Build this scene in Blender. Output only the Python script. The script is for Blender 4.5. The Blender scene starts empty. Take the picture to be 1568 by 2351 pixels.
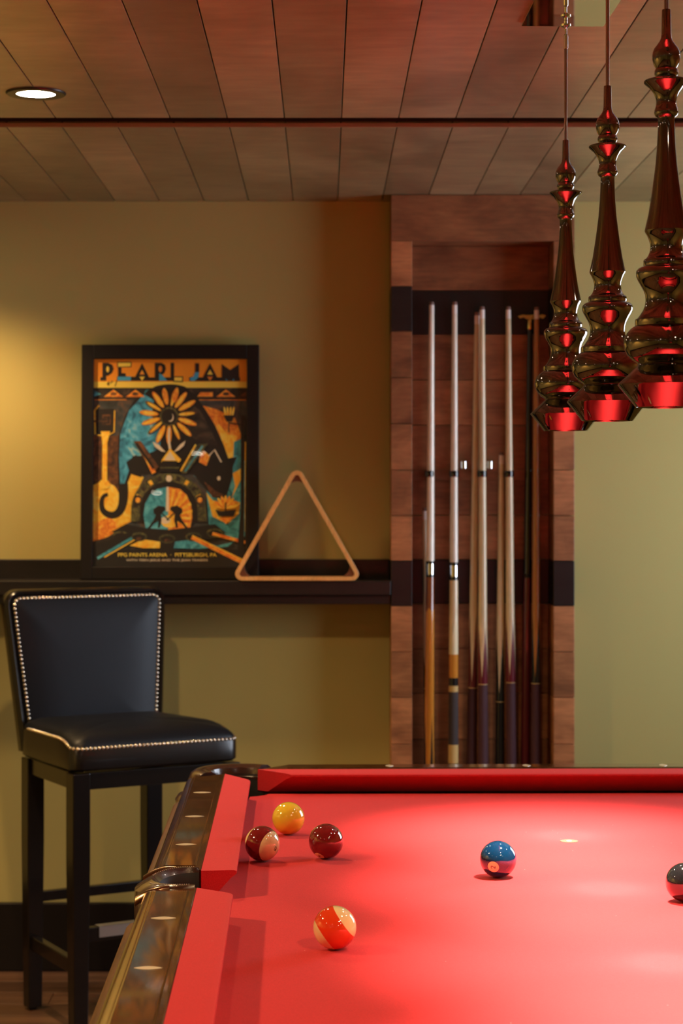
import bpy, bmesh, math, random
from mathutils import Vector, Matrix
random.seed(7)
sc = bpy.context.scene
COL = sc.collection
PI = math.pi
# ------------------------------------------------------------------ camera
F, VX, VY, CZ = 4676.0, 743.0, 1132.0, 1.362      # focal length in px, vanishing point, eye height
cam = bpy.data.cameras.new('camera'); camo = bpy.data.objects.new('camera', cam); COL.objects.link(camo)
cam.sensor_fit = 'VERTICAL'; cam.sensor_height = 36.0; cam.lens = F / 2351 * 36
cam.shift_x = (784 - VX) / 2351; cam.shift_y = (VY - 1175.5) / 2351
camo.location = (0, 0, CZ); camo.rotation_euler = (PI / 2, 0, 0)
cam.clip_start = .05; cam.clip_end = 60
cam.dof.use_dof = True; cam.dof.focus_distance = 3.05; cam.dof.aperture_fstop = 9.0
sc.camera = camo
# ------------------------------------------------------------------ world, daylight, exposure
w = bpy.data.worlds.new('world'); sc.world = w; w.use_nodes = True
w.node_tree.nodes['Background'].inputs[0].default_value = (.55, .68, .85, 1)
w.node_tree.nodes['Background'].inputs[1].default_value = 1.0
sc.view_settings.view_transform = 'Standard'; sc.view_settings.look = 'None'
sc.view_settings.gamma = 1.0; sc.view_settings.exposure = -0.25; sc.view_settings.use_curve_mapping = False
WARM = (1.0, .63, .29)
P_DOWN, P_PEND, P_WIN = 100.0, 315.0, 48.0
dl = bpy.data.lights.new('window_daylight', 'AREA'); dl.shape = 'RECTANGLE'; dl.size = 1.15; dl.size_y = 1.3
dl.energy = P_WIN; dl.color = (.80, .87, 1.0)
dlo = bpy.data.objects.new('window_daylight', dl); COL.objects.link(dlo)
dlo.location = (2.09, 4.90, 1.40); dlo.rotation_euler = (0, PI / 2, 0)
# ------------------------------------------------------------------ materials
def newmat(name):
    m = bpy.data.materials.new(name); m.use_nodes = True
    nt = m.node_tree; b = nt.nodes['Principled BSDF']
    return m, nt, b
def plain(name, col, rough=.5, metal=0., coat=0., sheen=0., spec=.5, emit=None, es=0., bump=0., bscale=200, sheen_tint=None):
    m, nt, b = newmat(name)
    b.inputs['Base Color'].default_value = (*col, 1); b.inputs['Roughness'].default_value = rough
    b.inputs['Metallic'].default_value = metal; b.inputs['Coat Weight'].default_value = coat
    b.inputs['Coat Roughness'].default_value = .05
    b.inputs['Sheen Weight'].default_value = sheen; b.inputs['Specular IOR Level'].default_value = spec
    if sheen_tint: b.inputs['Sheen Tint'].default_value = (*sheen_tint, 1)
    if emit:
        b.inputs['Emission Color'].default_value = (*emit, 1); b.inputs['Emission Strength'].default_value = es
    tc = nt.nodes.new('ShaderNodeTexCoord'); n = nt.nodes.new('ShaderNodeTexNoise')
    n.inputs['Scale'].default_value = bscale; n.inputs['Detail'].default_value = 3
    nt.links.new(tc.outputs['Object'], n.inputs['Vector'])
    if bump:
        bp = nt.nodes.new('ShaderNodeBump'); bp.inputs['Strength'].default_value = bump; bp.inputs['Distance'].default_value = .002
        nt.links.new(n.outputs['Fac'], bp.inputs['Height']); nt.links.new(bp.outputs['Normal'], b.inputs['Normal'])
    return m
def wood(name, c1, c2, scale, rough=.45, coat=0., var=.35, det=5, lo=.3, hi=.7, fine=None, bump=.0, croough=.04):
    """blotchy stained wood; colour varies from piece to piece with the object's random value"""
    m, nt, b = newmat(name); L = nt.links.new; N = nt.nodes.new
    tc = N('ShaderNodeTexCoord'); oi = N('ShaderNodeObjectInfo')
    mul = N('ShaderNodeVectorMath'); mul.operation = 'SCALE'; comb = N('ShaderNodeCombineXYZ')
    for i in range(3): L(oi.outputs['Random'], comb.inputs[i])
    L(comb.outputs[0], mul.inputs[0]); mul.inputs['Scale'].default_value = 37.0
    add = N('ShaderNodeVectorMath'); L(tc.outputs['Object'], add.inputs[0]); L(mul.outputs[0], add.inputs[1])
    mp = N('ShaderNodeMapping'); mp.inputs['Scale'].default_value = scale; L(add.outputs[0], mp.inputs[0])
    n1 = N('ShaderNodeTexNoise'); n1.inputs['Scale'].default_value = 1; n1.inputs['Detail'].default_value = det
    n1.inputs['Roughness'].default_value = .6; n1.inputs['Distortion'].default_value = .6; L(mp.outputs[0], n1.inputs['Vector'])
    r = N('ShaderNodeValToRGB'); r.color_ramp.elements[0].position = lo; r.color_ramp.elements[1].position = hi
    r.color_ramp.elements[0].color = (*c1, 1); r.color_ramp.elements[1].color = (*c2, 1); L(n1.outputs['Fac'], r.inputs[0])
    mp2 = N('ShaderNodeMapping'); mp2.inputs['Scale'].default_value = fine or [s * 14 for s in scale]; L(add.outputs[0], mp2.inputs[0])
    n2 = N('ShaderNodeTexNoise'); n2.inputs['Scale'].default_value = 1; n2.inputs['Detail'].default_value = 4; L(mp2.outputs[0], n2.inputs['Vector'])
    mr = N('ShaderNodeMapRange'); mr.inputs[1].default_value = .25; mr.inputs[2].default_value = .75
    mr.inputs[3].default_value = .78; mr.inputs[4].default_value = 1.15; L(n2.outputs['Fac'], mr.inputs[0])
    mv = N('ShaderNodeMapRange'); mv.inputs[3].default_value = 1 - var; mv.inputs[4].default_value = 1 + var; L(oi.outputs['Random'], mv.inputs[0])
    mm = N('ShaderNodeMath'); mm.operation = 'MULTIPLY'; L(mr.outputs[0], mm.inputs[0]); L(mv.outputs[0], mm.inputs[1])
    sc_ = N('ShaderNodeVectorMath'); sc_.operation = 'SCALE'; L(r.outputs[0], sc_.inputs[0]); L(mm.outputs[0], sc_.inputs['Scale'])
    L(sc_.outputs[0], b.inputs['Base Color']); b.inputs['Roughness'].default_value = rough
    b.inputs['Coat Weight'].default_value = coat; b.inputs['Coat Roughness'].default_value = croough
    if bump:
        bp = N('ShaderNodeBump'); bp.inputs['Strength'].default_value = bump; bp.inputs['Distance'].default_value = .001
        L(n2.outputs['Fac'], bp.inputs['Height']); L(bp.outputs['Normal'], b.inputs['Normal'])
    return m
def felt(name):
    m, nt, b = newmat(name); L = nt.links.new; N = nt.nodes.new
    tc = N('ShaderNodeTexCoord'); n = N('ShaderNodeTexNoise'); n.inputs['Scale'].default_value = 700; n.inputs['Detail'].default_value = 2
    L(tc.outputs['Object'], n.inputs['Vector'])
    r = N('ShaderNodeValToRGB'); r.color_ramp.elements[0].position = .25; r.color_ramp.elements[1].position = .8
    r.color_ramp.elements[0].color = (.52, .016, .026, 1); r.color_ramp.elements[1].color = (.70, .030, .043, 1); L(n.outputs['Fac'], r.inputs[0])
    v = N('ShaderNodeTexVoronoi'); v.inputs['Scale'].default_value = 26; v.inputs['Randomness'].default_value = 1; L(tc.outputs['Object'], v.inputs['Vector'])
    lt = N('ShaderNodeMath'); lt.operation = 'LESS_THAN'; lt.inputs[1].default_value = .022; L(v.outputs['Distance'], lt.inputs[0])
    mx = N('ShaderNodeMix'); mx.data_type = 'RGBA'; L(lt.outputs[0], mx.inputs[0]); L(r.outputs[0], mx.inputs[6]); mx.inputs[7].default_value = (.75, .30, .28, 1)
    L(mx.outputs[2], b.inputs['Base Color'])
    b.inputs['Roughness'].default_value = .9; b.inputs['Specular IOR Level'].default_value = .15
    b.inputs['Sheen Weight'].default_value = .12; b.inputs['Sheen Roughness'].default_value = .5; b.inputs['Sheen Tint'].default_value = (1, .72, .62, 1)
    bp = N('ShaderNodeBump'); bp.inputs['Strength'].default_value = .25; bp.inputs['Distance'].default_value = .0006
    L(n.outputs['Fac'], bp.inputs['Height']); L(bp.outputs['Normal'], b.inputs['Normal'])
    return m
def glassmat(name):
    m, nt, b = newmat(name); L = nt.links.new; N = nt.nodes.new
    tr = N('ShaderNodeBsdfTransparent'); gl = N('ShaderNodeBsdfGlossy'); gl.inputs['Roughness'].default_value = .02
    fr = N('ShaderNodeFresnel'); fr.inputs[0].default_value = 1.45; mx = N('ShaderNodeMixShader')
    ge = N('ShaderNodeNewGeometry'); m1 = N('ShaderNodeMath'); m1.operation = 'SUBTRACT'; m1.inputs[0].default_value = 1; L(ge.outputs['Backfacing'], m1.inputs[1])
    m2 = N('ShaderNodeMath'); m2.operation = 'MULTIPLY'; L(fr.outputs[0], m2.inputs[0]); L(m1.outputs[0], m2.inputs[1])
    L(m2.outputs[0], mx.inputs[0]); L(tr.outputs[0], mx.inputs[1]); L(gl.outputs[0], mx.inputs[2])
    L(mx.outputs[0], nt.nodes['Material Output'].inputs[0]); return m
def paint(name, cols, scale, rough=.6, det=6, dist=1.5):
    """painterly print: noise through several colours"""
    m, nt, b = newmat(name); L = nt.links.new; N = nt.nodes.new
    tc = N('ShaderNodeTexCoord'); n = N('ShaderNodeTexNoise'); n.inputs['Scale'].default_value = scale
    n.inputs['Detail'].default_value = det; n.inputs['Distortion'].default_value = dist; L(tc.outputs['Object'], n.inputs['Vector'])
    r = N('ShaderNodeValToRGB'); e = r.color_ramp.elements; k = len(cols)
    e[0].position = .28; e[1].position = .72; e[0].color = (*cols[0], 1); e[1].color = (*cols[-1], 1)
    for i in range(1, k - 1):
        q = e.new(.28 + .44 * i / (k - 1)); q.color = (*cols[i], 1)
    L(n.outputs['Fac'], r.inputs[0]); L(r.outputs[0], b.inputs['Base Color']); b.inputs['Roughness'].default_value = rough
    return m
M = {}
M['ceil'] = wood('ceiling_plank', (.165, .118, .062), (.37, .275, .145), (2.2, 1.5, 2), .36, .35, .22, fine=(10, 30, 10), croough=.22)
M['rackwood'] = wood('rack_plank', (.16, .060, .024), (.44, .18, .072), (5, 5, 9), .42, 0, .28, fine=(16, 16, 120))
M['floor'] = wood('floor_plank', (.07, .033, .018), (.19, .095, .050), (1.2, 14, 1), .35, .15, .3, fine=(6, 120, 6))
M['dark'] = plain('black_lacquer', (.008, .006, .006), .35, spec=.3, bscale=40)
M['band'] = wood('black_stained_plank', (.006, .005, .005), (.014, .010, .009), (3, 3, 20), .4, 0, .2)
M['paint'] = plain('olive_paint', (.43, .370, .125), .75, bump=.12, bscale=260)
M['slab'] = plain('dark_void', (.012, .009, .007), .9)
M['slotlit'] = plain('slot_lit_tone', (.36, .25, .15), .4)  # paler tone painted for the lit lower part of the slot wall
M['felt'] = felt('red_felt')
M['burl'] = wood('burl_rail', (.030, .011, .004), (.14, .055, .016), (14, 9, 9), .14, .65, .1, det=7, fine=(30, 160, 30))
M['mahog'] = wood('mahogany', (.05, .018, .009), (.15, .055, .022), (30, 4, 30), .38, .15, .1)
M['leather'] = plain('pocket_leather', (.050, .020, .014), .22, coat=.6, bump=.15, bscale=500)
M['bronze'] = plain('pocket_bronze', (.30, .19, .11), .22, metal=1)
M['pockblk'] = plain('pocket_black', (.006, .005, .005), .6)
M['pearl'] = plain('pearl', (.80, .72, .55), .25, coat=.5)
M['stitch'] = plain('stitch_thread', (.55, .48, .42), .5)
M['nickel'] = plain('dark_nickel', (.23, .195, .172), .05, metal=1)
M['mirror'] = plain('mirror_steel', (.78, .74, .70), .02, metal=1)
M['rod'] = plain('rod_steel', (.42, .35, .33), .22, metal=1)
M['lampface'] = plain('lamp_face', (.9, .9, .9), .5, emit=(1, .88, .74), es=40)
M['downface'] = plain('downlight_face', (.9, .9, .9), .5, emit=(1, .86, .66), es=70)
M['trim'] = plain('bronze_trim', (.035, .028, .025), .35, metal=.7)
M['stoolwood'] = plain('espresso_wood', (.008, .006, .006), .26, coat=.15, spec=.4, bump=.05, bscale=60)
M['stoolleather'] = plain('charcoal_leather', (.006, .008, .014), .42, spec=.25, bump=.10, bscale=420)
M['nail'] = plain('nail_nickel', (.85, .76, .64), .18, metal=1)
M['steelplate'] = plain('steel_plate', (.62, .62, .64), .35, metal=.9)
M['maple'] = wood('maple_shaft', (.62, .47, .28), (.80, .66, .44), (40, 40, 2), .22, .6, .05)
M['maplepale'] = wood('maple_white', (.78, .68, .55), (.90, .82, .70), (40, 40, 2), .2, .7, .04)
M['mapleorange'] = wood('amber_shaft', (.34, .125, .028), (.48, .20, .05), (40, 40, 2), .25, .6, .05)
M['amber'] = wood('amber_butt', (.50, .17, .02), (.72, .30, .04), (50, 50, 2), .15, 1, .05)
M['redbrown'] = wood('redbrown_butt', (.16, .035, .012), (.33, .085, .02), (50, 50, 3), .15, 1, .05)
M['burgundy'] = plain('burgundy_butt', (.12, .010, .022), .2, coat=.8)
M['wrapburg'] = plain('burgundy_wrap', (.055, .010, .018), .6, bump=.6, bscale=900)
M['wrapgrey'] = plain('linen_wrap', (.050, .034, .034), .7, bump=.7, bscale=900)
M['blackcue'] = plain('black_butt', (.008, .009, .012), .18, coat=.8)
M['greenblk'] = plain('blackgreen_butt', (.010, .016, .018), .18, coat=.8)
M['goldring'] = plain('gold_veneer', (.62, .42, .16), .3, coat=.6)
M['cream'] = plain('cream', (.78, .66, .42), .3, coat=.4)
M['ferrule'] = plain('ferrule', (.80, .70, .64), .35)
M['tip'] = plain('leather_tip', (.20, .11, .09), .8)
M['chrome'] = plain('chrome', (.85, .86, .88), .08, metal=1)
M['brass'] = plain('brass', (.75, .52, .16), .2, metal=1)
M['blackgloss'] = plain('black_plastic', (.006, .006, .007), .12, coat=.6)
M['triwood'] = wood('triangle_wood', (.78, .38, .11), (.88, .48, .17), (20, 20, 4), .35, .4, .05)
M['tricorner'] = plain('triangle_corner', (.17, .055, .020), .5)
M['frameblk'] = plain('poster_frame', (.009, .007, .006), .45, spec=.3)
M['glass'] = glassmat('glass')
M['white'] = plain('window_white', (.75, .74, .70), .4)
def ballmat(n, c): return plain(n, c, .06, coat=1.0, spec=.6)
M['b_yellow'] = ballmat('ball_yellow', (.92, .68, .05)); M['b_blue'] = ballmat('ball_blue', (.002, .028, .085))
M['b_maroon'] = ballmat('ball_maroon', (.20, .011, .014)); M['b_black'] = ballmat('ball_black', (.010, .010, .012))
M['b_orange'] = ballmat('ball_orange', (.85, .060, .012)); M['b_cream'] = ballmat('ball_cream', (.95, .80, .42))
M['b_ink'] = ballmat('ball_ink', (.012, .006, .008))
# ------------------------------------------------------------------ mesh helpers
class MB:
    def __init__(s): s.v = []; s.f = []; s.m = []
    def add(s, vs, fs, mi=0):
        o = len(s.v); s.v += [tuple(p) for p in vs]; s.f += [[i + o for i in f] for f in fs]; s.m += [mi] * len(fs); return s
    def box(s, a, b, mi=0):
        x0, y0, z0 = a; x1, y1, z1 = b
        return s.add([(x0, y0, z0), (x1, y0, z0), (x1, y1, z0), (x0, y1, z0), (x0, y0, z1), (x1, y0, z1), (x1, y1, z1), (x0, y1, z1)],
                     [(0, 3, 2, 1), (4, 5, 6, 7), (0, 1, 5, 4), (1, 2, 6, 5), (2, 3, 7, 6), (3, 0, 4, 7)], mi)
    def lathe(s, prof, n=32, mi=0, cap=True, c=(0, 0)):
        vs = []; fs = []
        for r, z in prof:
            for j in range(n):
                a = 2 * PI * j / n; vs.append((c[0] + r * math.cos(a), c[1] + r * math.sin(a), z))
        for i in range(len(prof) - 1):
            for j in range(n):
                k = (j + 1) % n; fs.append((i * n + j, i * n + k, (i + 1) * n + k, (i + 1) * n + j))
        if cap:
            fs.append(tuple(range(n))[::-1]); fs.append(tuple(range((len(prof) - 1) * n, len(prof) * n)))
        return s.add(vs, fs, mi)
    def prism(s, poly, z0, z1, mi=0):
        n = len(poly); vs = [(x, y, z0) for x, y in poly] + [(x, y, z1) for x, y in poly]
        fs = [tuple(range(n))[::-1], tuple(range(n, 2 * n))] + [(i, (i + 1) % n, n + (i + 1) % n, n + i) for i in range(n)]
        return s.add(vs, fs, mi)
    def rod(s, p0, p1, r0, r1=None, n=12, mi=0):
        r1 = r0 if r1 is None else r1; p0 = Vector(p0); p1 = Vector(p1); d = (p1 - p0).normalized()
        a = d.orthogonal().normalized(); b = d.cross(a); vs = []
        for p, r in ((p0, r0), (p1, r1)):
            for j in range(n):
                t = 2 * PI * j / n; vs.append(p + a * (r * math.cos(t)) + b * (r * math.sin(t)))
        fs = [(j, (j + 1) % n, n + (j + 1) % n, n + j) for j in range(n)] + [tuple(range(n))[::-1], tuple(range(n, 2 * n))]
        return s.add(vs, fs, mi)
    def loops(s, loops, mi=0, cap0=True, cap1=True, inner=()):
        n = len(loops[0]); vs = [p for l in loops for p in l]; fs = []
        for i in range(len(loops) - 1):
            for j in range(n):
                k = (j + 1) % n; fs.append((i * n + j, i * n + k, (i + 1) * n + k, (i + 1) * n + j))
        nq = len(fs)
        if cap0: fs.append(tuple(range(n))[::-1])
        if cap1: fs.append(tuple(range((len(loops) - 1) * n, len(loops) * n)))
        s.add(vs, fs, mi)
        if inner:
            o = len(s.m) - len(fs)
            for q in range(nq):
                if q % n in inner: s.m[o + q] = 1
        return s
    def mesh(s, name, mats, smooth=None, recalc=True):
        me = bpy.data.meshes.new(name); me.from_pydata(s.v, [], s.f)
        for m in (mats if isinstance(mats, (list, tuple)) else [mats]): me.materials.append(M[m] if isinstance(m, str) else m)
        me.polygons.foreach_set('material_index', s.m)
        if recalc:
            bm = bmesh.new(); bm.from_mesh(me); bmesh.ops.recalc_face_normals(bm, faces=bm.faces); bm.to_mesh(me); bm.free()
        if smooth is not None:
            me.polygons.foreach_set('use_smooth', [True] * len(me.polygons)); me.set_sharp_from_angle(angle=math.radians(smooth))
        me.update(); return me
    def build(s, name, mats, parent=None, smooth=None, bevel=0., loc=(0, 0, 0), rot=None, recalc=True):
        return obj(name, s.mesh(name, mats, smooth, recalc), parent, bevel, loc, rot)
def obj(name, me, parent=None, bevel=0., loc=(0, 0, 0), rot=None):
    o = bpy.data.objects.new(name, me); COL.objects.link(o); o.location = loc
    if rot: o.rotation_euler = rot
    if parent: o.parent = parent
    if bevel:
        b = o.modifiers.new('bevel', 'BEVEL'); b.width = bevel; b.segments = 2; b.limit_method = 'ANGLE'
    return o
def box(name, a, b, mat, parent=None, bevel=0.):
    """box object whose origin sits at its own centre of base"""
    c = ((a[0] + b[0]) / 2, (a[1] + b[1]) / 2, min(a[2], b[2]))
    return MB().box([a[i] - c[i] for i in range(3)], [b[i] - c[i] for i in range(3)]).build(name, mat, parent, bevel=bevel, loc=c)
def tag(o, label, cat, group=None):
    o['label'] = label; o['category'] = cat
    if group: o['group'] = group
    return o
def struct(o, label=None):
    o['kind'] = 'structure'
    if label: o['label'] = label
    return o
def empty(name, loc=(0, 0, 0), rz=0.):
    o = bpy.data.objects.new(name, None); COL.objects.link(o); o.location = loc; o.rotation_euler = (0, 0, rz); o.empty_display_size = .05; return o
def W(px, py, Y): return Vector(((px - VX) * Y / F, Y, CZ - (py - VY) * Y / F))
# ------------------------------------------------------------------ room shell
XL, XR, YB, YF, CH = -2.45, 1.95, 5.82, -2.6, 2.195
T = .12
o = struct(box('wall_back', (XL - T, YB, 0), (XR + T, YB + T, CH + .3), 'paint'), 'olive painted back wall behind the shelf and the cue rack')
struct(box('wall_left', (XL - T, YF, 0), (XL, YB, CH + .3), 'paint'))
struct(box('wall_front', (XL - T, YF - T, 0), (XR + T, YF, CH + .3), 'paint'))
WY0, WY1, WZ0, WZ1 = 4.25, 5.55, .85, 1.97
mb = MB()
mb.box((XR, YF, 0), (XR + T, WY0, CH + .3)); mb.box((XR, WY1, 0), (XR + T, YB, CH + .3))
mb.box((XR, WY0, 0), (XR + T, WY1, WZ0)); mb.box((XR, WY0, WZ1), (XR + T, WY1, CH + .3))
struct(mb.build('wall_right', 'paint'))
wd = struct(empty('window_1', (XR, (WY0 + WY1) / 2, WZ0)), 'white framed window in the right wall')
for a, b in (((0, -.65, 0), (.07, -.60, 1.12)), ((0, .60, 0), (.07, .65, 1.12)), ((0, -.60, 0), (.07, .60, .05)), ((0, -.60, 1.07), (.07, .60, 1.12)), ((.02, -.02, .05), (.06, .02, 1.07))):
    MB().box(a, b).build('window_frame', 'white', wd)
for a, b in (((.035, -.60, .05), (.041, -.02, 1.07)), ((.035, .02, .05), (.041, .60, 1.07))):
    MB().box(a, b).build('window_pane', 'glass', wd)
# floor
fl = struct(box('floor', (XL - T, YF - T, -.12), (XR + T, YB + T, -.012), 'slab'), 'brown wood plank floor')
PW = .1225
row = 0; y = YB - .02
while y > YF:
    x = XL - random.uniform(0, 1.2)
    while x < XR:
        ln = random.uniform(1.5, 2.1); x0 = max(x, XL); x1 = min(x + ln, XR)
        if x1 - x0 > .02:
            c = ((x0 + x1) / 2, y - PW / 2, -.012)
            MB().box((x0 - c[0] + .0008, -PW / 2 + .0008, 0), (x1 - c[0] - .0008, PW / 2 - .0008, .012)).build('plank', 'floor', fl, bevel=.0012, loc=Vector(c) - fl.location)
        x += ln
    y -= PW; row += 1
# ceiling with a slot running across
SY0, SY1 = 4.522, 4.640
cl = struct(box('ceiling', (XL - T, YF - T, CH + .12), (XR + T, YB + T, CH + .24), 'slab'), 'stained wood plank ceiling with a narrow dark slot across it')
def ceil_piece(name, a, b, mat, bevel=0.):
    c = Vector(((a[0] + b[0]) / 2, (a[1] + b[1]) / 2, a[2]))
    return MB().box([a[i] - c[i] for i in range(3)], [b[i] - c[i] for i in range(3)]).build(name, mat, cl, bevel=bevel, loc=c - cl.location)
ceil_piece('subceiling', (XL, YF, CH + .014), (XR, SY0, CH + .12), 'slab')
ceil_piece('subceiling', (XL, SY1, CH + .014), (XR, YB, CH + .12), 'slab')
ceil_piece('slot_lit_strip', (XL, SY1 - .003, CH + .0005), (XR, SY1, CH + .0095), 'slotlit')  # strip cut to the lit height of the slot wall, black left above
CP = .127; x = .0396 - CP * 24
while x < XR:
    x0, x1 = max(x, XL), min(x + CP, XR)
    if x1 - x0 > .01:
        for ya, yb in ((YF, SY0), (SY1, YB)):
            ceil_piece('plank', (x0 + .0011, ya, CH), (x1 - .0011, yb, CH + .014), 'ceil', bevel=.001)
    x += CP
# skirting
struct(box('baseboard_back', (XL, YB - .02, 0), (XR, YB, .194), 'dark', bevel=.003), 'tall black baseboard along the back wall')
struct(box('baseboard_left', (XL, YF, 0), (XL + .02, YB - .021, .194), 'dark'))
struct(box('baseboard_right', (XR - .02, YF, 0), (XR, YB - .021, .194), 'dark'))
# ------------------------------------------------------------------ downlights
def downlight(x, y, label, power=1.0, size=math.radians(132)):
    t = tag(empty('downlight', (x, y, CH)), label, 'ceiling light', 'recessed ceiling lights')
    MB().lathe([(.041, -.004), (.060, -.004), (.0625, -.001), (.0625, .0), (.041, .0)], 40, cap=False).build('trim_ring', 'trim', t, 40)
    MB().lathe([(.0415, -.0015), (.0415, -.0005)], 40).build('lens', 'downface', t)
    l = bpy.data.lights.new('downlight_lamp', 'SPOT'); l.energy = P_DOWN * power; l.color = WARM; l.spot_size = size; l.spot_blend = .6
    l.shadow_soft_size = .035
    lo = bpy.data.objects.new('downlight_lamp', l); COL.objects.link(lo); lo.parent = t; lo.location = (0, 0, -.045)
downlight(-.599, 4.24, 'round recessed ceiling light with dark trim at the upper left', .54)
downlight(-1.12, 5.32, 'recessed ceiling light close to the back wall, left of the framed poster', .63)
downlight(-1.80, 2.80, 'recessed ceiling light over the floor left of the pool table', 2.1)
downlight(1.45, 3.30, 'recessed ceiling light over the floor right of the pool table', .20)
downlight(-1.85, 1.20, 'recessed ceiling light left of the near end of the pool table', .35)
downlight(.80, 1.30, 'recessed ceiling light above the near end of the pool table', .95)
downlight(-2.0, 4.30, 'recessed ceiling light in the back left corner of the room', .3)
downlight(1.3, -.6, 'recessed ceiling light at the far right behind the camera', .15)
downlight(-.3, -1.2, 'recessed ceiling light in the middle behind the camera', .15)
downlight(-1.95, -.60, 'recessed ceiling light along the left wall, behind the camera', .08)
downlight(-1.10, -1.90, 'recessed ceiling light near the front wall, left of the middle', .08)
downlight(.70, -1.95, 'recessed ceiling light near the front wall, right of the middle', .08)
downlight(1.45, .70, 'recessed ceiling light beside the right wall, level with the camera', .08)
downlight(-.70, .15, 'recessed ceiling light straight above the camera, to its left', .08)
downlight(-2.05, -2.0, 'recessed ceiling light in the front left corner', .08)
# ------------------------------------------------------------------ cue rack (built-in cabinet)
RY = 5.68; NB = 5.800
kx = RY / F
def rx(px): return (px - VX) * kx
def rz(py): return CZ - (py - VY) * kx
rack = tag(empty('cue_rack', (rx(1108), YB, .36)), 'brown wood plank cue rack cabinet with two black bands, built against the back wall', 'cue rack')
RO = rack.location.copy()
def rbox(name, a, b, mat, bevel=.0012):
    c = Vector(((a[0] + b[0]) / 2, (a[1] + b[1]) / 2, a[2]))
    return MB().box([a[i] - c[i] for i in range(3)], [b[i] - c[i] for i in range(3)]).build(name, mat, rack, bevel=bevel, loc=c - RO)
zs = [CH - .0005, rz(553)]
seam = [657, 760, 867, 973, 1079, 1184, 1287.5, 1391.5, 1497, 1602, 1709, 1814, 1919]
xl0, xl1, xr0, xr1 = rx(898), rx(946), rx(1271), rx(1319)
rbox('header_plank', (xl0, RY, rz(553)), (xr1, YB, CH - .001), 'rackwood')
prev = 553
for s in seam:
    mt = 'band' if s in (760, 1391.5) else 'rackwood'
    for a, b in ((xl0, xl1), (xr0, xr1)):
        rbox('stile_plank', (a, RY, rz(s) + .0007), (b, YB, rz(prev) - .0007), mt)
    rbox('back_plank', (xl1 + .0005, NB, rz(s) + .0007), (xr0 - .0005, YB, rz(prev) - .0007), mt)
    prev = s
rbox('bottom_shelf', (xl0, RY - .0, rz(1919) - .06), (xr1, YB, rz(1919) - .001), 'rackwood')
rbox('holder_bar', (xl1 + .001, NB - .012, CZ - (1103 - VY) * NB / F), (xr0 - .001, NB - .0005, CZ - (1078 - VY) * NB / F), M['rackwood'])
# ------------------------------------------------------------------ pool cues
CY = 5.728
def cue(px_t, py_t, px_b, label, secs, Y=CY, L=1.475, rt=.0071, rj=.0117, rb=.0153, name='pool_cue', cat='pool cue', head=None):
    """secs: (part, material, y0, y1 in photo px down the cue) or zigzag joints ('point')"""
    top = W(px_t, py_t, Y); b1 = W(px_b, 1755, Y); d = (top - b1).normalized(); base = top - d * L
    t = tag(empty(name, base), label, cat, 'cues standing in the rack' if cat == 'pool cue' else None)
    q = Vector((0, 0, 1)).rotation_difference(d); t.rotation_mode = 'QUATERNION'; t.rotation_quaternion = q
    def H(py): return max(0.0, L - (py - py_t) * Y / F)
    def R(h):
        m = .74 * L / 1.475
        return rb + (rj - rb) * h / m if h < m else rj + (rt - rj) * (h - m) / (L - m)
    n = 24
    if head is None:
        MB().lathe([(rt * .9, L - .009), (rt * .98, L - .003), (rt * .8, L)], 16).build('tip', 'tip', t, 50)
        MB().lathe([(rt * 1.0, L - .034), (rt, L - .009)], 16).build('ferrule', 'ferrule', t, 50)
        ztop = L - .034
    else: ztop = L
    bounds = []
    edge = [ztop] * n            # current upper boundary ring
    for part, mat, py, zz in secs:
        if zz is None: low = [H(py)] * n
        else:
            hi, lo = H(py), H(zz); low = []
            ph = random.random() * 0
            for j in range(n):
                u = ((j + 1) % 6) / 6.0; tri = abs(2 * u - 1); low.append(lo + (hi - lo) * (1 - tri))
        l0 = []; l1 = []; lm = []
        for j in range(n):
            a = 2 * PI * j / n
            for h, l in ((low[j], l0), ((low[j] + edge[j]) / 2, lm), (edge[j], l1)):
                r = R(h); l.append((r * math.cos(a), r * math.sin(a), h))
        MB().loops([l0, lm, l1], cap0=zz is None, cap1=False).build(part, mat, t, 60)
        edge = low
    MB().lathe([(rb * .9, -.012), (rb, -.004), (rb, 0)], 16).build('bumper', 'pockblk', t, 50)
    return t
E_ = 9999
cue(991, 693, 985, 'pale cue with chrome joint and amber pointed butt, leftmost tall cue in the rack',
    [('shaft', 'maplepale', 1288, None), ('joint_collar', 'blackgloss', 1294, None), ('joint_ring', 'chrome', 1319, None), ('joint_collar', 'blackgloss', 1325, None),
     ('forearm', 'redbrown', 1405, 1395), ('amber_point', 'amber', 1640, 1950), ('butt', 'blackcue', E_, None)])
cue(1044, 693, 1040.5, 'pale cue with chrome joint, dark wrap and gold rings, second tall cue from the left',
    [('shaft', 'maplepale', 1291, None), ('joint_collar', 'blackgloss', 1298, None), ('joint_ring', 'chrome', 1324, None), ('joint_collar', 'blackgloss', 1332, None),
     ('forearm', 'maple', 1400, 1460), ('forearm_point', 'cream', 1502, None), ('sleeve', 'amber', 1556, None), ('collar', 'blackcue', 1574, None),
     ('gold_ring', 'goldring', 1588, None), ('wrap', 'wrapgrey', 1709, None), ('gold_sleeve', 'goldring', 1752, None), ('butt', 'blackcue', E_, None)])
def house(px, py, pb, label, shaft='maple', b='burgundy', wr='wrapburg', z0=1430, z1=1565, wy=1578, **k):
    cue(px, py, pb, label, [('shaft', shaft, z0, z1), ('butt', b, wy, None), ('ring', 'goldring', wy + 1.5, None), ('wrap', wr, E_, None)], **k)
house(1095.5, 717, 1083, 'burgundy-butted maple cue leaning left, just behind and left of the middle clipped cue', Y=5.745, z0=1410)
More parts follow.
